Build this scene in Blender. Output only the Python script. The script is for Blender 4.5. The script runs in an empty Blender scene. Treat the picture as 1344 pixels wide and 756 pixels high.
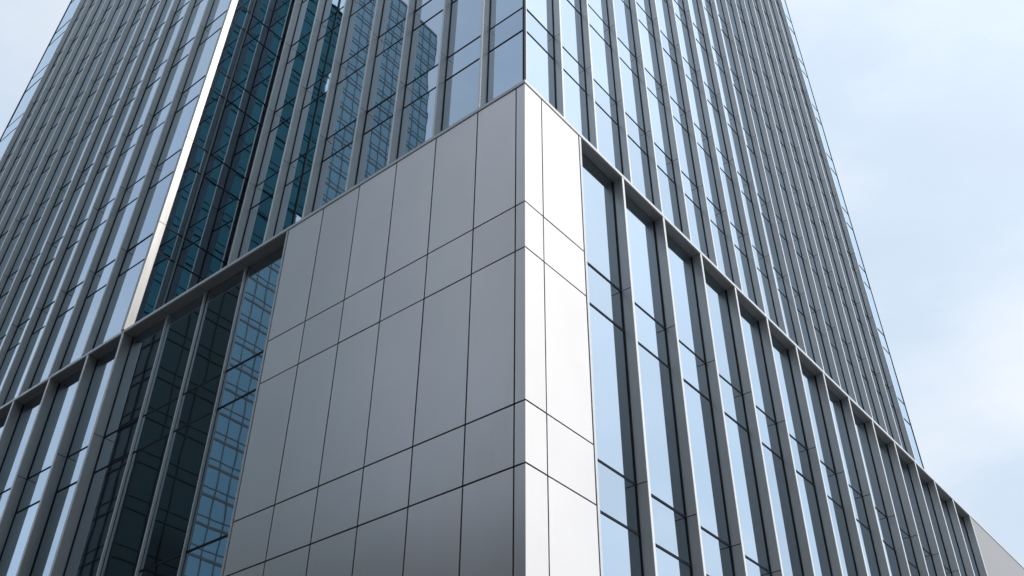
import bpy, math, random
from mathutils import Matrix, Vector
random.seed(11)
rad = math.radians
scene = bpy.context.scene
COL = scene.collection
H = 18.4                      # height of the podium coping joint above the street

# ------------------------------------------------------------------ camera
YAW, ELEV, ROLL = rad(39.4085), rad(38.0894), rad(0.48825)
fwd = Vector((math.cos(YAW)*math.cos(ELEV), math.sin(YAW)*math.cos(ELEV), math.sin(ELEV)))
r0 = Vector((math.sin(YAW), -math.cos(YAW), 0)); u0 = r0.cross(fwd)
rt = math.cos(ROLL)*r0 + math.sin(ROLL)*u0
up = -math.sin(ROLL)*r0 + math.cos(ROLL)*u0
cd = bpy.data.cameras.new('camera'); cam = bpy.data.objects.new('camera', cd); COL.objects.link(cam)
cd.sensor_width = 36; cd.lens = 1314.55/1344*36; cd.clip_start = 0.1; cd.clip_end = 6000
M = Matrix((rt, up, -fwd)).transposed().to_4x4()
M.translation = Vector((-11.160, -8.861, H-16.779))
cam.matrix_world = M
scene.camera = cam

# ------------------------------------------------------------------ sky and sun
SUN_EL = rad(39); sdx, sdy = 0.17, -1.0
SUN_ROT = math.atan2(sdx, sdy)
world = bpy.data.worlds.new('World'); scene.world = world; world.use_nodes = True
wt = world.node_tree; wn = wt.nodes; wl = wt.links; wn.clear()
wo = wn.new('ShaderNodeOutputWorld')
sky = wn.new('ShaderNodeTexSky'); sky.sky_type = 'NISHITA'; sky.sun_disc = False
sky.sun_elevation = SUN_EL; sky.sun_rotation = SUN_ROT; sky.air_density = 1.0; sky.dust_density = 0.6; sky.ozone_density = 3.0
bg1 = wn.new('ShaderNodeBackground'); bg1.inputs['Strength'].default_value = 0.15
wl.new(sky.outputs[0], bg1.inputs['Color'])
bg2 = wn.new('ShaderNodeBackground'); bg2.inputs['Color'].default_value = (0.74, 0.87, 1.0, 1); bg2.inputs['Strength'].default_value = 0.80
tc = wn.new('ShaderNodeTexCoord')
mp = wn.new('ShaderNodeMapping'); mp.inputs['Scale'].default_value = (1.0, 1.0, 2.2)
nz = wn.new('ShaderNodeTexNoise'); nz.inputs['Scale'].default_value = 2.3; nz.inputs['Detail'].default_value = 8; nz.inputs['Roughness'].default_value = 0.55
mr = wn.new('ShaderNodeMapRange'); mr.inputs['From Min'].default_value = 0.33; mr.inputs['From Max'].default_value = 0.68
mr.inputs['To Min'].default_value = 0.93; mr.inputs['To Max'].default_value = 0.97
ms = wn.new('ShaderNodeMixShader')
wl.new(tc.outputs['Generated'], mp.inputs['Vector']); wl.new(mp.outputs[0], nz.inputs['Vector'])
# the thin veil of cloud scatters more light around the sun
dt = wn.new('ShaderNodeVectorMath'); dt.operation = 'DOT_PRODUCT'
dt.inputs[1].default_value = Vector((sdx, sdy, 0)).normalized()*math.cos(SUN_EL) + Vector((0, 0, math.sin(SUN_EL)))
wl.new(tc.outputs['Generated'], dt.inputs[0])
dm = wn.new('ShaderNodeMath'); dm.operation = 'MAXIMUM'; dm.inputs[1].default_value = 0; wl.new(dt.outputs['Value'], dm.inputs[0])
dp = wn.new('ShaderNodeMath'); dp.operation = 'POWER'; dp.inputs[1].default_value = 4.0; wl.new(dm.outputs[0], dp.inputs[0])
da = wn.new('ShaderNodeMath'); da.operation = 'MULTIPLY_ADD'; da.inputs[1].default_value = 1.08; da.inputs[2].default_value = 1.02; wl.new(dp.outputs[0], da.inputs[0])
cmx = wn.new('ShaderNodeMix'); cmx.data_type = 'RGBA'; cmx.inputs['A'].default_value = (0.70, 0.825, 0.98, 1); cmx.inputs['B'].default_value = (1.0, 0.97, 0.94, 1)
cf = wn.new('ShaderNodeMath'); cf.operation = 'MULTIPLY'; cf.inputs[1].default_value = 0.8; cf.use_clamp = True
cn = wn.new('ShaderNodeMapRange'); cn.inputs['From Min'].default_value = 0.42; cn.inputs['From Max'].default_value = 0.66; cn.inputs['To Max'].default_value = 0.45
wl.new(nz.outputs[0], cn.inputs['Value'])
cq = wn.new('ShaderNodeMath'); cq.operation = 'MAXIMUM'; wl.new(cf.outputs[0], cq.inputs[0]); wl.new(cn.outputs[0], cq.inputs[1])
wl.new(dp.outputs[0], cf.inputs[0]); wl.new(cq.outputs[0], cmx.inputs['Factor']); wl.new(cmx.outputs['Result'], bg2.inputs['Color'])
cl = wn.new('ShaderNodeMapRange'); cl.inputs['From Min'].default_value = 0.35; cl.inputs['From Max'].default_value = 0.68; cl.inputs['To Min'].default_value = 0.95; cl.inputs['To Max'].default_value = 1.06
wl.new(nz.outputs[0], cl.inputs['Value'])
cs = wn.new('ShaderNodeMath'); cs.operation = 'MULTIPLY'; wl.new(da.outputs[0], cs.inputs[0]); wl.new(cl.outputs[0], cs.inputs[1])
wl.new(cs.outputs[0], bg2.inputs['Strength'])
wl.new(nz.outputs[0], mr.inputs['Value']); 
df = wn.new('ShaderNodeMath'); df.operation = 'MULTIPLY_ADD'; df.inputs[1].default_value = 0.30; df.inputs[2].default_value = 0.90; wl.new(dm.outputs[0], df.inputs[0])
dx_ = wn.new('ShaderNodeMath'); dx_.operation = 'MULTIPLY'; dx_.use_clamp = True; wl.new(df.outputs[0], dx_.inputs[0]); wl.new(mr.outputs[0], dx_.inputs[1])
# a clear blue gap in the veil, high in the west
gp = wn.new('ShaderNodeVectorMath'); gp.operation = 'DOT_PRODUCT'; gp.inputs[1].default_value = Vector((-0.55, 0.50, 0.67)).normalized()
wl.new(tc.outputs['Generated'], gp.inputs[0])
gm = wn.new('ShaderNodeMapRange'); gm.interpolation_type = 'SMOOTHSTEP'
gm.inputs['From Min'].default_value = 0.86; gm.inputs['From Max'].default_value = 0.97; gm.inputs['To Min'].default_value = 1.0; gm.inputs['To Max'].default_value = 0.68
wl.new(gp.outputs['Value'], gm.inputs['Value'])
gx = wn.new('ShaderNodeMath'); gx.operation = 'MULTIPLY'; wl.new(dx_.outputs[0], gx.inputs[0]); wl.new(gm.outputs[0], gx.inputs[1])
wl.new(gx.outputs[0], ms.inputs[0])
wl.new(bg1.outputs[0], ms.inputs[1]); wl.new(bg2.outputs[0], ms.inputs[2]); wl.new(ms.outputs[0], wo.inputs['Surface'])

sd = bpy.data.lights.new('sun', 'SUN'); sd.energy = 2.2; sd.angle = rad(0.6); sd.color = (1.0, 0.96, 0.90)
sun = bpy.data.objects.new('sun', sd); COL.objects.link(sun)
sv = Vector((sdx, sdy, 0)).normalized()*math.cos(SUN_EL) + Vector((0, 0, math.sin(SUN_EL)))
sun.rotation_euler = sv.to_track_quat('Z', 'Y').to_euler(); sun.location = (0, 0, 200)

scene.view_settings.view_transform = 'Standard'; scene.view_settings.look = 'None'
scene.view_settings.gamma = 1; scene.view_settings.use_curve_mapping = False
scene.view_settings.exposure = 0.0
scene.cycles.max_bounces = 10; scene.cycles.glossy_bounces = 6; scene.cycles.transparent_max_bounces = 16

# ------------------------------------------------------------------ materials
def new_mat(name):
    m = bpy.data.materials.new(name); m.use_nodes = True
    return m, m.node_tree.nodes, m.node_tree.links, m.node_tree.nodes['Principled BSDF']

def metal(name, col, metallic, rough, var=0.05, scale=1.2, bump=0.0):
    m, n, l, p = new_mat(name)
    p.inputs['Metallic'].default_value = metallic
    tcn = n.new('ShaderNodeTexCoord'); a = n.new('ShaderNodeTexNoise'); a.inputs['Scale'].default_value = scale
    a.inputs['Detail'].default_value = 5
    l.new(tcn.outputs['Object'], a.inputs['Vector'])
    oi = n.new('ShaderNodeObjectInfo')
    add = n.new('ShaderNodeMath'); add.operation = 'ADD'
    r1 = n.new('ShaderNodeMapRange'); r1.inputs['To Min'].default_value = 1-var; r1.inputs['To Max'].default_value = 1+var
    r2 = n.new('ShaderNodeMapRange'); r2.inputs['To Min'].default_value = -var*0.6; r2.inputs['To Max'].default_value = var*0.6
    l.new(a.outputs[0], r1.inputs['Value']); l.new(oi.outputs['Random'], r2.inputs['Value'])
    l.new(r1.outputs[0], add.inputs[0]); l.new(r2.outputs[0], add.inputs[1])
    vm = n.new('ShaderNodeVectorMath'); vm.operation = 'SCALE'; vm.inputs[0].default_value = col
    l.new(add.outputs[0], vm.inputs['Scale']); l.new(vm.outputs[0], p.inputs['Base Color'])
    # fine vertical streaks of grime in the gloss
    mpn = n.new('ShaderNodeMapping'); mpn.inputs['Scale'].default_value = (6, 6, 0.35)
    b = n.new('ShaderNodeTexNoise'); b.inputs['Scale'].default_value = 2; b.inputs['Detail'].default_value = 6
    l.new(tcn.outputs['Object'], mpn.inputs['Vector']); l.new(mpn.outputs[0], b.inputs['Vector'])
    rr = n.new('ShaderNodeMapRange'); rr.inputs['To Min'].default_value = rough-0.03; rr.inputs['To Max'].default_value = rough+0.03
    l.new(b.outputs[0], rr.inputs['Value']); l.new(rr.outputs[0], p.inputs['Roughness'])
    if bump:
        bp_ = n.new('ShaderNodeBump'); bp_.inputs['Strength'].default_value = 1; bp_.inputs['Distance'].default_value = bump
        c = n.new('ShaderNodeTexNoise'); c.inputs['Scale'].default_value = 0.9; c.inputs['Detail'].default_value = 1
        l.new(tcn.outputs['Object'], c.inputs['Vector']); l.new(c.outputs[0], bp_.inputs['Height']); l.new(bp_.outputs[0], p.inputs['Normal'])
    return m

def plain(name, col, rough=0.6, metallic=0.0, spec=0.5):
    m, n, l, p = new_mat(name)
    p.inputs['Roughness'].default_value = rough; p.inputs['Metallic'].default_value = metallic
    p.inputs['Specular IOR Level'].default_value = spec
    tcn = n.new('ShaderNodeTexCoord'); a = n.new('ShaderNodeTexNoise'); a.inputs['Scale'].default_value = 2.0; a.inputs['Detail'].default_value = 6
    l.new(tcn.outputs['Object'], a.inputs['Vector'])
    r1 = n.new('ShaderNodeMapRange'); r1.inputs['To Min'].default_value = 0.85; r1.inputs['To Max'].default_value = 1.15
    vm = n.new('ShaderNodeVectorMath'); vm.operation = 'SCALE'; vm.inputs[0].default_value = col
    l.new(a.outputs[0], r1.inputs['Value']); l.new(r1.outputs[0], vm.inputs['Scale']); l.new(vm.outputs[0], p.inputs['Base Color'])
    return m

def glass(name, tint, gloss, ior, bump=0.0011):
    m, n, l, p = new_mat(name); n.remove(p)
    out = n['Material Output']
    tr = n.new('ShaderNodeBsdfTransparent'); tr.inputs[0].default_value = (*tint, 1)
    gl = n.new('ShaderNodeBsdfGlossy'); gl.inputs['Color'].default_value = (*gloss, 1); gl.inputs['Roughness'].default_value = 0.012
    lw = n.new('ShaderNodeLayerWeight'); lw.inputs['Blend'].default_value = 0.5
    pw = n.new('ShaderNodeMath'); pw.operation = 'POWER'; pw.inputs[1].default_value = 2.0
    fr = n.new('ShaderNodeMath'); fr.operation = 'MULTIPLY_ADD'; fr.inputs[1].default_value = 0.55; fr.inputs[2].default_value = ior
    l.new(lw.outputs['Facing'], pw.inputs[0]); l.new(pw.outputs[0], fr.inputs[0])
    mx = n.new('ShaderNodeMixShader')
    tcn = n.new('ShaderNodeTexCoord'); c = n.new('ShaderNodeTexNoise'); c.inputs['Scale'].default_value = 0.8; c.inputs['Detail'].default_value = 1.5
    b = n.new('ShaderNodeBump'); b.inputs['Strength'].default_value = 1; b.inputs['Distance'].default_value = bump
    l.new(tcn.outputs['Object'], c.inputs['Vector']); l.new(c.outputs[0], b.inputs['Height']); l.new(b.outputs[0], gl.inputs['Normal'])
    oi = n.new('ShaderNodeObjectInfo'); rv = n.new('ShaderNodeMath'); rv.operation = 'MULTIPLY_ADD'; rv.inputs[1].default_value = 0.09; rv.inputs[2].default_value = -0.045
    ra = n.new('ShaderNodeMath'); ra.operation = 'ADD'; ra.use_clamp = True
    l.new(oi.outputs['Random'], rv.inputs[0]); l.new(rv.outputs[0], ra.inputs[0]); l.new(fr.outputs[0], ra.inputs[1]); l.new(ra.outputs[0], mx.inputs[0]); l.new(tr.outputs[0], mx.inputs[1]); l.new(gl.outputs[0], mx.inputs[2]); l.new(mx.outputs[0], out.inputs['Surface'])
    return m

M_PANEL = metal('panel_metal', (0.77, 0.72, 0.68), 0.74, 0.31, 0.07, 0.5, 0.002)
M_ENDWALL = metal('end_wall_metal', (0.36, 0.36, 0.365), 0.2, 0.5, 0.03, 0.4)
M_RETM = plain('teal_grey_mullion', (0.13, 0.19, 0.20), 0.6, 0, 0.2)
M_PLATE = metal('end_plate_metal', (0.46, 0.455, 0.45), 0.8, 0.28, 0.05, 0.7)
M_SLABG = plain('teal_slab_glass', (0.11, 0.34, 0.36), 0.35, 0.0, 0.3)
M_FIN = metal('fin_metal', (0.49, 0.49, 0.495), 0.5, 0.40, 0.05, 1.0)
M_LIT_EDGE = metal('painted_lit_edge', (0.82, 0.82, 0.82), 0.2, 0.32, 0.04)  # sunlit fin fronts painted in as a paler colour
M_TRIM = metal('trim_metal', (0.66, 0.67, 0.68), 0.35, 0.35, 0.03)
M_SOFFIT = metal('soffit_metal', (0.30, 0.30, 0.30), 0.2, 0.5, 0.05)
M_GASKET = plain('black_gasket', (0.012, 0.014, 0.018), 0.6, 0, 0.3)
M_TRANSOM = plain('dark_transom', (0.012, 0.018, 0.027), 0.6, 0, 0.12)
M_GLASS = glass('curtain_glass', (0.022, 0.075, 0.092), (0.76, 0.885, 1.0), 0.50)
M_SPANDREL = plain('spandrel_backing', (0.035, 0.06, 0.075), 0.7)
def ceiling():
    m, n, l, p = new_mat('ceiling_tiles'); p.inputs['Roughness'].default_value = 0.8
    tcn = n.new('ShaderNodeTexCoord'); bt = n.new('ShaderNodeTexBrick')
    bt.offset = 0; bt.inputs['Scale'].default_value = 1; bt.inputs['Brick Width'].default_value = 3.6; bt.inputs['Row Height'].default_value = 3.6
    bt.inputs['Mortar Size'].default_value = 0.16; bt.inputs['Mortar Smooth'].default_value = 0
    bt.inputs['Color1'].default_value = (0.34, 0.36, 0.36, 1); bt.inputs['Color2'].default_value = (0.42, 0.43, 0.43, 1); bt.inputs['Mortar'].default_value = (0.88, 0.9, 0.88, 1)
    l.new(tcn.outputs['Object'], bt.inputs['Vector']); l.new(bt.outputs['Color'], p.inputs['Base Color'])
    return m
M_SLAB = ceiling()
M_CORE = plain('core_wall', (0.05, 0.055, 0.06), 0.8)
M_ROOF = plain('roof_membrane', (0.22, 0.22, 0.22), 0.9)
M_ASPHALT = plain('asphalt', (0.05, 0.05, 0.052), 0.9)
M_PAVE = plain('paving', (0.16, 0.157, 0.15), 0.85)
M_PAINT = plain('road_paint', (0.75, 0.75, 0.72), 0.7)
M_GROUND = plain('ground_far', (0.07, 0.07, 0.068), 0.95)
M_T1 = plain('lattice_glass', (0.055, 0.13, 0.185), 0.25, 0.4)
M_T1B = plain('lattice_bars', (0.012, 0.02, 0.03), 0.5)
M_T2 = plain('dark_tower_glass', (0.002, 0.012, 0.016), 0.4, 0.0, 0.12)
M_SHADE_BLOCK = plain('shading_block_grey', (0.16, 0.155, 0.15), 0.8)
M_T2B = plain('dark_tower_bands', (0.004, 0.010, 0.012), 0.6, 0, 0.1)

# ------------------------------------------------------------------ mesh helpers
TC = (2.9, 2.32); TK = 0.0025          # the tower narrows slightly upwards towards this corner
def taper(v):
    s = 1-TK*(v[2]-4.5)
    return (TC[0]+(v[0]-TC[0])*s, TC[1]+(v[1]-TC[1])*s, v[2])

class MB:
    def __init__(s): s.v = []; s.f = []; s.m = []
    def face(s, pts, mi=0):
        b = len(s.v); s.v += [tuple(p) for p in pts]; s.f.append(tuple(range(b, b+len(pts)))); s.m.append(mi)
    def box(s, x0, x1, y0, y1, z0, z1, mi=0):
        if x0 > x1: x0, x1 = x1, x0
        if y0 > y1: y0, y1 = y1, y0
        b = len(s.v)
        s.v += [(x0,y0,z0),(x1,y0,z0),(x1,y1,z0),(x0,y1,z0),(x0,y0,z1),(x1,y0,z1),(x1,y1,z1),(x0,y1,z1)]
        for q in ((0,3,2,1),(4,5,6,7),(0,1,5,4),(1,2,6,5),(2,3,7,6),(3,0,4,7)):
            s.f.append(tuple(b+i for i in q)); s.m.append(mi)
    def prism(s, poly, z0, z1, mi=0):
        n = len(poly); b = len(s.v)
        s.v += [(x, y, z0) for x, y in poly]+[(x, y, z1) for x, y in poly]
        s.f.append(tuple(b+i for i in reversed(range(n)))); s.m.append(mi)
        s.f.append(tuple(b+n+i for i in range(n))); s.m.append(mi)
        for i in range(n):
            j = (i+1) % n; s.f.append((b+i, b+j, b+n+j, b+n+i)); s.m.append(mi)
    def build(s, name, mats, parent=None, tap=False, bevel=0.0):
        if not isinstance(mats, (list, tuple)): mats = [mats]
        org = parent.get('_o', (0, 0, 0)) if parent else (0, 0, 0)
        vs = [taper(v) for v in s.v] if tap else s.v
        me = bpy.data.meshes.new(name)
        me.from_pydata([(x-org[0], y-org[1], z+H-org[2]) for x, y, z in vs], [], s.f)
        for mt in mats: me.materials.append(mt)
        me.polygons.foreach_set('material_index', s.m); me.update()
        o = bpy.data.objects.new(name, me); COL.objects.link(o)
        if parent:
            o.parent = parent; ORG.append(o); o['_o'] = tuple(org)
        if bevel:
            bv = o.modifiers.new('bevel', 'BEVEL'); bv.width = bevel; bv.segments = 1; bv.limit_method = 'ANGLE'
        return o
ORG = []
def thing(name, loc, label, cat, group=None):
    o = bpy.data.objects.new(name, None); COL.objects.link(o); o.location = loc
    o['label'] = label; o['category'] = cat; o['_o'] = tuple(loc); ORG.append(o)
    if group: o['group'] = group
    return o
def struct(name, mb, mat):
    o = mb.build(name, mat); o['kind'] = 'structure'; return o

G = -H
# ------------------------------------------------------------------ street (below the frame)
b = MB(); b.box(-2500, 2500, -2500, 2500, G-0.5, G-0.15); struct('ground', b, M_GROUND)
b = MB(); b.box(-9, 46, -7, 44, G-0.149, G); struct('pavement', b, M_PAVE)
b = MB(); b.box(-300, 300, -19, -7.01, G-0.149, G-0.14); struct('road', b, M_ASPHALT)
b = MB()
for i in range(-30, 31): b.box(i*8, i*8+3, -13.1, -12.95, G-0.139, G-0.135)
struct('road_markings', b, M_PAINT)
b = MB(); b.box(-19, -9.6, -6.99, 300, G-0.149, G-0.14); struct('side_road', b, M_ASPHALT)
b = MB(); b.box(-40, -7, -40, -19.2, G-0.149, G); struct('far_pavement', b, M_PAVE)

# ------------------------------------------------------------------ podium
pod = thing('podium_building', (18, 18, 0), 'grey metal clad podium with finned windows wrapping the street corner under the tower', 'building')
XE, YE = 40.0, 38.0
PZ = [0.0, -3.46, -4.62, -7.96, -9.13, -12.47, -13.63, -16.2, -18.4+0.02]
GR = 0.25                        # glass depth behind the street front
GD = 0.305                       # how deep the glass lies behind the front plane
g = 0.0155
LY = [0.0, 0.24, 1.33, 2.58, 3.83, 5.07, 6.34, 7.63]
RX = [0.0, 0.58, 1.955]
def jit(a=0.0022): return random.uniform(-a, a)
def panel_L(y0, y1, z0, z1):
    mb = MB(); t = 0.03
    a = [jit() for _ in range(4)]
    mb.v = [(a[0],y0,z0),(t,y0,z0),(t,y1,z0),(a[1],y1,z0),(a[2],y0,z1),(t,y0,z1),(t,y1,z1),(a[3],y1,z1)]
    mb.f = [(0,3,2,1),(4,5,6,7),(0,1,5,4),(1,2,6,5),(2,3,7,6),(3,0,4,7)]; mb.m = [0]*6
    return mb
def panel_R(x0, x1, z0, z1):
    mb = MB(); t = 0.03
    a = [jit() for _ in range(4)]
    mb.v = [(x0,a[0],z0),(x1,a[1],z0),(x1,t,z0),(x0,t,z0),(x0,a[2],z1),(x1,a[3],z1),(x1,t,z1),(x0,t,z1)]
    mb.f = [(0,3,2,1),(4,5,6,7),(0,1,5,4),(1,2,6,5),(2,3,7,6),(3,0,4,7)]; mb.m = [0]*6
    return mb
GAPZ = 0.017
for i in range(len(PZ)-1):
    z1 = PZ[i]-GAPZ; z0 = PZ[i+1]+GAPZ
    # the folded corner piece: one L-shaped panel round the edge
    mb = MB(); t = 0.03
    mb.prism([(0, 0), (RX[1]-g, 0), (RX[1]-g, t), (t, t), (t, LY[1]-g), (0, LY[1]-g)], z0, z1)
    mb.build('corner_panel', M_PANEL, pod)
    for j in range(1, len(LY)-1):
        panel_L(LY[j]+g, LY[j+1]-g, z0, z1).build('cladding_panel', M_PANEL, pod)
    panel_R(RX[1]+g, RX[2]-g, z0, z1).build('cladding_panel', M_PANEL, pod)
# backing behind the joints
b = MB(); b.prism([(0.06, 0.06), (1.97, 0.06), (1.97, 0.6), (0.6, 0.6), (0.6, 7.645), (0.06, 7.645)], G, -0.004)
b.build('backing_wall', M_GASKET, pod)
# jambs beside the openings
b = MB(); b.box(1.975, 2.045, -0.004, GD+0.05, G, -0.006); b.build('jamb_trim', M_TRIM, pod)
b = MB(); b.box(-0.004, GD+0.05, 7.65, 7.715, G, -0.006); b.build('jamb_trim', M_TRIM, pod)
# coping: nose, top sheet
b = MB(); b.prism([(-0.02, -0.02), (XE, -0.02), (XE, 0.40), (0.40, 0.40), (0.40, YE), (-0.02, YE)], 0.0, 0.10)
b.build('coping', M_TRIM, pod, bevel=0.006)
b = MB(); b.box(0.401, XE, 0.401, YE, -0.05, 0.06); b.build('roof_deck', M_ROOF, pod)

FT = 0.085                       # fin thickness
PJ = [-3.33, -7.98, -12.6]       # fin joints (top of each spandrel)
def fin_segments(z0, z1, joints):
    zs = [z1]+[j for j in sorted(joints, reverse=True) if z0 < j < z1]+[z0]
    return [(zs[i+1]+(0.009 if i+1 < len(zs)-1 else 0), zs[i]-(0.009 if i > 0 else 0)) for i in range(len(zs)-1)]
def fin_mesh(x0, x1, y0, y1, z0, z1, joints):
    """one continuous fin with a dark shadow groove at each joint"""
    mb = MB(); d = 0.014; h = 0.010
    rings = [(z0, 0)]
    for j in sorted(j for j in joints if z0+0.1 < j < z1-0.1):
        rings += [(j-h, 0), (j-h, d), (j+h, d), (j+h, 0)]
    rings.append((z1, 0))
    for z, i in rings: mb.v += [(x0+i, y0+i, z), (x1-i, y0+i, z), (x1-i, y1-i, z), (x0+i, y1-i, z)]
    mb.f.append((3, 2, 1, 0)); mb.m.append(0)
    for k in range(len(rings)-1):
        dark = 1 if (rings[k][1] or rings[k+1][1]) else 0
        for e in range(4):
            a, c = 4*k+e, 4*k+(e+1) % 4
            mb.f.append((a, c, c+4, a+4)); mb.m.append(dark)
    n = 4*(len(rings)-1); mb.f.append((n, n+1, n+2, n+3)); mb.m.append(0)
    return mb
def fin_R(x1, yf, yg, z0, z1, joints, parent, tap, ft=FT):
    """fin on a street-facing wall (wall runs along x); x1 = its right side"""
    o = fin_mesh(x1-ft, x1, yf, yg, z0, z1, joints).build('fin', [M_FIN, M_GASKET], parent, tap)
    cp = MB(); cp.box(x1-ft+0.004, x1-0.004, yf-0.012, yf-0.0005, z0+0.002, z1-0.002); cp.build('lit_edge_strip', M_LIT_EDGE, o, tap)  # pale strip whitens the fin front as if sunlit
    gk = MB(); gk.box(x1-ft-0.022, x1+0.022, yg-0.022, yg+0.02, z0+0.003, z1-0.003)
    gk.build('gasket', M_GASKET, o, tap)
    return o
def fin_L(y0, xf, xg, z0, z1, joints, parent, tap, ft=FT):
    """fin on the side wall (wall runs along y); y0 = its near side"""
    o = fin_mesh(xf, xg, y0, y0+ft, z0, z1, joints).build('fin', [M_FIN, M_GASKET], parent, tap)
    cp = MB(); cp.box(xf-0.012, xf-0.0005, y0+0.004, y0+ft-0.004, z0+0.002, z1-0.002); cp.build('lit_edge_strip', M_LIT_EDGE, o, tap)  # same painted bright edge on the side wall fins
    gk = MB(); gk.box(xg-0.022, xg+0.02, y0-0.022, y0+ft+0.022, z0+0.003, z1-0.003)
    gk.build('gasket', M_GASKET, o, tap)
    return o
CAMC = M.translation.copy()
def px(v):
    d = Vector((v[0], v[1], v[2]+H))-CAMC
    z = d.dot(fwd)
    if z < 0.1: return None
    return (672+1314.55*d.dot(rt)/z, 378-1314.55*d.dot(up)/z)
def shown(quad):
    """rough area of a quad inside the photograph, to know which windows show largest"""
    p = [px(q) for q in quad]
    if None in p: return 0
    p = [(min(max(a, 0), 1344), min(max(c, 0), 756)) for a, c in p]
    return abs(sum(p[i][0]*p[(i+1) % 4][1]-p[(i+1) % 4][0]*p[i][1] for i in range(4)))/2
WIN = {}
def bay(axis, a0, a1, gl, z0, z1, parent, tap, spand, hide_below=None):
    """windows of one bay between two fins: each is a tall pane, a spandrel pane above it and two dark bars"""
    sp = sorted((max(a, z0), min(c, z1)) for a, c in spand if c > z0 and a < z1)
    bot = z0
    for a, c in sp+[(z1, z1)]:
        if c-bot > 0.05: WIN.setdefault(parent.name, (parent, tap, []))[2].append((axis, a0, a1, gl, bot, a, c))
        bot = c
def quad_of(w, z0, z1, q=(0, 0, 0, 0)):
    axis, a0, a1, gl = w[:4]
    if axis == 'R': return [(a0, gl+q[0], z0), (a1, gl+q[1], z0), (a1, gl+q[2], z1), (a0, gl+q[3], z1)]
    return [(gl+q[0], a1, z0), (gl+q[1], a0, z0), (gl+q[2], a0, z1), (gl+q[3], a1, z1)]
def warp():
    q = [jit(0.0028) for _ in range(3)]; q.append(q[0]+q[2]-q[1]); return q
def bar_of(mb, w, lo, hi, z0, z1):
    axis, a0, a1, gl = w[:4]
    if axis == 'R': mb.box(a0, a1, gl+lo, gl+hi, z0, z1)
    else: mb.box(gl+lo, gl+hi, a0, a1, z0, z1)
def make_windows():
    for parent, tap, ws in WIN.values():
        def size(w):
            pts = quad_of(w, w[4], w[6])
            return -shown([taper(p) for p in pts] if tap else pts)
        ws.sort(key=size)
        rest = MB()
        for k, w in enumerate(ws):
            big = k < 100
            bot, a, c = w[4:7]
            mb = MB() if big else rest
            if a-bot > 0.02: mb.face(quad_of(w, bot, a, warp()), 0)
            o = mb.build('window', M_GLASS, parent, tap) if big and mb.v else None
            if c-a > 0.02:
                m2 = MB() if big else rest
                m2.face(quad_of(w, a, c, warp()), 0)
                if big: m2.build('spandrel_pane', M_GLASS, o or parent, tap)
                m2 = MB() if big else rest
                bar_of(m2, w, 0.10, 0.16, a, c)
                if not big: m2.m[-6:] = [2]*6
                else: m2.build('spandrel_backing', M_SPANDREL, o or parent, tap)
            for z in (a, c):
                if c-a < 0.02: continue
                m2 = MB() if big else rest
                bar_of(m2, w, -0.012, 0.03, z-0.026, z+0.026)
                if not big: m2.m[-6:] = [1]*6
                else: m2.build('transom', M_TRANSOM, o or parent, tap)
        if rest.v:
            o = rest.build('window', [M_GLASS, M_TRANSOM, M_SPANDREL], parent, tap); o['kind'] = 'stuff'
def bay_R(x0, x1, yg, z0, z1, lines, parent, tap, spand): bay('R', x0, x1, yg, z0, z1, parent, tap, spand)
def bay_L(y0, y1, xg, z0, z1, lines, parent, tap, spand): bay('L', y0, y1, xg, z0, z1, parent, tap, spand)
P_SP = [(-4.40, -3.33), (-9.0, -7.98), (-13.65, -12.6)]
P_LN = [z for s_ in P_SP for z in s_]
ZB = G+0.3
# right wall of the podium
PFX = [3.77+1.8*i for i in range(14)]
for xx in PFX: fin_R(xx, 0.0, GR, ZB, -0.004, PJ, pod, False)
edges = [2.045]+[xx-FT/2 for xx in PFX]
for a, c in zip(edges[:-1], edges[1:]):
    bay_R(a, c, GR, ZB, -0.006, P_LN, pod, False, P_SP)
for a, c in zip(edges[:-1], edges[1:]):
    b = MB(); b.box(a+0.012, c-0.012, 0.02, GR-0.002, -0.02, -0.002); b.build('soffit', M_SOFFIT, pod)
b = MB(); b.box(2.0, PFX[-1], -0.006, GD+0.4, G, ZB); b.build('base_course', M_PANEL, pod)
# plain wall past the last fin
b = MB(); b.box(PFX[-1]+0.03, XE-0.01, 0.0, 0.03, G+0.02, -GAPZ); b.build('end_wall', M_ENDWALL, pod)
b = MB(); b.box(PFX[-1]+0.02, XE, 0.034, 0.6, G, -0.004); b.build('backing_wall', M_GASKET, pod)
# left wall of the podium
PFY = [14.80, 16.60, 18.70, 20.80, 22.8, 24.8, 26.8, 28.8, 30.8, 32.8, 34.8, 36.8]
for k, yy in enumerate(PFY): fin_L(yy, 0.0, GD, ZB, -0.004, PJ, pod, False, 0.10)
PMY = [9.62, 11.33, 13.04]
e2 = [7.715]+PMY+[14.85]
for a, c in zip(e2[:-1], e2[1:]): bay_L(a, c, GD, ZB, -0.006, P_LN, pod, False, P_SP)
for yy in PMY:
    mb = MB(); mb.box(GD-0.075, GD-0.006, yy-0.022, yy+0.022, ZB, -0.02)
    o = mb.build('mullion', M_TRIM, pod, bevel=0.003)
    gk = MB(); gk.box(GD-0.0055, GD+0.03, yy-0.035, yy+0.035, ZB, -0.02); gk.build('gasket', M_GASKET, o)
e3 = [y+0.05 for y in PFY]+[YE-0.1]
for a, c in zip(e3[:-1], e3[1:]): bay_L(a, c, GD, ZB, -0.006, P_LN, pod, False, P_SP)
ee = e2+e3[1:]
for a, c in zip(ee[:-1], ee[1:]):
    b = MB(); b.box(0.02, GD-0.002, a+0.012, c-0.012, -0.02, -0.002); b.build('soffit', M_SOFFIT, pod)
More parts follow.
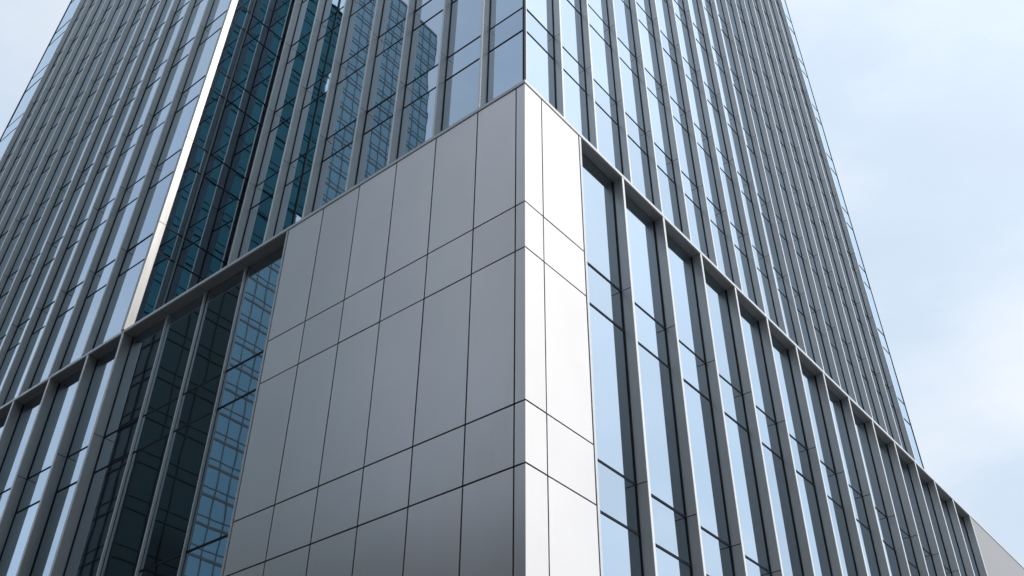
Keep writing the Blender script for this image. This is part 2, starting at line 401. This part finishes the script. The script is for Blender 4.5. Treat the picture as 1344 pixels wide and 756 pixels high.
b = MB(); b.box(-0.006, GD+0.4, 7.7, YE, G, ZB); b.build('base_course', M_PANEL, pod)
# inside: floors and a core; rear walls
for a, c in P_SP:
    b = MB(); b.prism([(0.52, 7.8), (2.2, 7.8), (2.2, 0.52), (27.0, 0.52), (27.0, 37.5), (0.52, 37.5)][::-1], a+0.06, c-0.02)
    b.build('floor_slab', M_SLAB, pod)
b = MB(); b.box(5.5, 26.5, 5.5, 37.0, ZB, -0.06); b.build('inner_core', M_CORE, pod)
b = MB(); b.box(XE-0.4, XE, 0.61, YE, G, -0.055); b.build('rear_wall', M_PANEL, pod)
b = MB(); b.box(0.75, XE-0.41, YE-0.4, YE, G, -0.055); b.build('rear_wall', M_PANEL, pod)

# ------------------------------------------------------------------ tower
tow = thing('office_tower', (17, 20, H), 'tall glass office tower with closely spaced vertical aluminium fins rising above the podium', 'building')
NF = 14
SPH = 1.05; ST = 3.78
ZT0 = 3.97
ZTOP = ZT0+ST*(NF-1)
def levels(off): return [(ZT0+off+ST*k-SPH, ZT0+off+ST*k) for k in range(NF)]
SP_R = levels(0.0); LN_R = [z for s_ in SP_R for z in s_]; J_R = [s_[1] for s_ in SP_R]
SP_V = levels(0.28); LN_V = [z for s_ in SP_V for z in s_]; J_V = [s_[1] for s_ in SP_V]
Z0 = 0.105
YG, XG = 2.32, 2.90              # glass planes: street wall and recessed side wall
FR = 0.33
TX1, TY1 = 31.5, 37.7
# street wall
TFX = [4.42, 6.02, 7.76, 9.46, 11.15, 12.82, 14.48, 16.12, 17.74, 19.28, 20.74, 22.20, 23.70, 25.20, 26.70, 28.20, 29.68]
for xx in TFX: fin_R(xx, YG-0.235, YG, Z0, ZTOP, J_R, tow, True, 0.08)
ed = [XG+0.02]+[x-0.04 for x in TFX]+[TX1]
for a, c in zip(ed[:-1], ed[1:]): bay_R(a, c, YG, Z0, ZTOP, LN_R, tow, True, SP_R)
b = MB(); b.box(XG-0.035, XG+0.035, YG-0.035, YG+0.035, Z0, ZTOP); b.build('corner_post', M_GASKET, tow, True)
b = MB(); b.box(XG+0.036, XG+0.075, YG-0.03, YG-0.004, Z0, ZTOP); b.build('corner_trim', M_TRIM, tow, True)
b = MB(); b.box(TX1-0.02, TX1+0.03, YG-0.02, YG+0.03, Z0, ZTOP); b.build('corner_post', M_GASKET, tow, True)
# recessed side wall
RFY = [3.66, 5.37, 7.15, 8.92, 10.86, 12.71, 14.52]
for yy in RFY: fin_L(yy, XG-0.28, XG, Z0, ZTOP, J_R, tow, True, 0.08)
ed = [YG+0.02]+[y+0.04 for y in RFY[:-1]]+[14.7]
for a, c in zip(ed[:-1], ed[1:]): bay_L(a, c, XG, Z0, ZTOP, LN_R, tow, True, SP_R)
# return wall and its bright end plate
YR = 14.74
fin_mesh(-0.01, 0.24, YR-0.06, YR+0.09, Z0, ZTOP, J_V).build('end_plate', [M_PLATE, M_GASKET], tow, True)
gk = MB(); gk.box(0.2, 0.262, YR-0.045, YR+0.07, Z0+0.01, ZTOP-0.01); gk.build('gasket', M_GASKET, tow, True)
bay_R(0.25, 0.93, YR, Z0, ZTOP, LN_V, tow, True, SP_V)
bay_R(0.93, XG, YR, Z0, ZTOP, LN_V, tow, True, SP_V)
mb = MB(); mb.box(0.905, 0.955, YR-0.06, YR-0.006, Z0, ZTOP); mb.build('mullion', M_RETM, tow, True)
# forward side wall
GV = 0.225                       # glass depth of the forward wall
VFY = [17.0, 18.85, 20.6, 22.2, 23.8, 25.42, 27.05, 28.72, 30.36, 31.99, 33.62, 35.16]
VFY = [y-0.23-0.0105*(y-17) for y in VFY]
for yy in VFY: fin_L(yy, 0.0, GV, Z0, ZTOP, J_V, tow, True, 0.08)
ed = [YR+0.02]+[y+0.04 for y in VFY]+[TY1]
for a, c in zip(ed[:-1], ed[1:]): bay_L(a, c, GV, Z0, ZTOP, LN_V, tow, True, SP_V)
b = MB(); b.box(GV-0.03, GV+0.03, TY1-0.03, TY1+0.03, Z0, ZTOP); b.build('corner_post', M_GASKET, tow, True)
# floors with pale ceilings, core, rear walls, roof
fp = [(XG+0.2, YG+0.2), (TX1-0.2, YG+0.2), (TX1-0.2, TY1-0.2), (GD+0.2, TY1-0.2), (GD+0.2, YR+0.2), (XG+0.2, YR+0.2)]
for a, c in SP_R:
    b = MB(); b.prism(fp, a+0.22, c-0.05)
    b.build('floor_slab', M_SLAB, tow, True)
b = MB(); b.box(8, 27, 8, 33, Z0, ZTOP-0.5); b.build('inner_core', M_CORE, tow, True)
b = MB(); b.box(TX1-0.19, TX1-0.01, YG+0.04, TY1, Z0, ZTOP); b.build('rear_wall', M_SPANDREL, tow, True)
b = MB(); b.box(GD+0.04, TX1-0.2, TY1-0.15, TY1, Z0, ZTOP); b.build('rear_wall', M_SPANDREL, tow, True)
b = MB(); b.prism([(XG, YG), (TX1, YG), (TX1, TY1), (GD, TY1), (GD, YR), (XG, YR)], ZTOP+0.002, ZTOP+0.5); b.build('roof_parapet', M_TRIM, tow, True)

make_windows()

# ------------------------------------------------------------------ towers mirrored in the glass, unseen blocks added for shade
def grid_tower(name, x0, x1, y0, y1, ztop, label, body, bars, fh, dx, thick):
    t = thing(name, ((x0+x1)/2, (y0+y1)/2, 0), label, 'building')
    b = MB(); b.box(x0, x1, y0, y1, G, ztop); b.build('glass_wall', body, t)
    z = G+4
    while z < ztop-2:
        b = MB(); b.box(x0-0.06, x1+0.06, y0-0.06, y1+0.06, z, z+thick); b.build('floor_band', bars, t)
        b = MB(); b.box(x0-0.05, x1+0.05, y0-0.05, y1+0.05, z+1.05, z+1.05+thick*0.45); b.build('sill_line', bars, t)
        z += fh
    n = round((x1-x0)/dx)
    for i in range(n+1):
        xx = x0+(x1-x0)*i/n; b = MB(); b.box(xx-0.05, xx+0.05, y0-0.09, y0-0.001, G, ztop-0.02); b.build('mullion', bars, t)
    n = round((y1-y0)/dx)
    for i in range(n+1):
        yy = y0+(y1-y0)*i/n; b = MB(); b.box(x1+0.001, x1+0.09, yy-0.05, yy+0.05, G, ztop-0.02); b.build('mullion', bars, t)
    b = MB(); b.box(x0-0.1, x1+0.1, y0-0.1, y1+0.1, ztop+0.002, ztop+0.6); b.build('parapet', bars, t)
    return t
grid_tower('glass_tower', -71, -46, 84, 110, 147, 'pale blue gridded glass tower seen only as a wavy reflection in the recessed glass', M_T1, M_T1B, 3.5, 1.75, 0.30)
grid_tower('dark_tower', -31, -24.5, 60, 67, 152, 'near black tower seen only as a dark reflection in the side windows', M_T2, M_T2B, 4.0, 2.0, 0.15)
grid_tower('shading_block', -62, -27, -45, 17, 22, 'unseen grey office block added across the side street to darken the side wall', M_SHADE_BLOCK, M_T1B, 4.0, 3.0, 0.9)  # out of view, added to block sky light from the side wall
grid_tower('low_shading_block', -60, -29, 19, 62, 7, 'unseen low grey block added along the side street to darken the lower side wall', M_SHADE_BLOCK, M_T1B, 3.6, 3.0, 0.7)  # also out of view, added to darken the lower side panels
grid_tower('slab_tower', -40, -9.5, -64, -47, 104, 'tall dark glass slab darkening the return wall reflections beside the bright end plate', M_SLABG, M_T2B, 4.0, 2.4, 0.12)

for o in ORG:
    if '_o' in o: del o['_o']
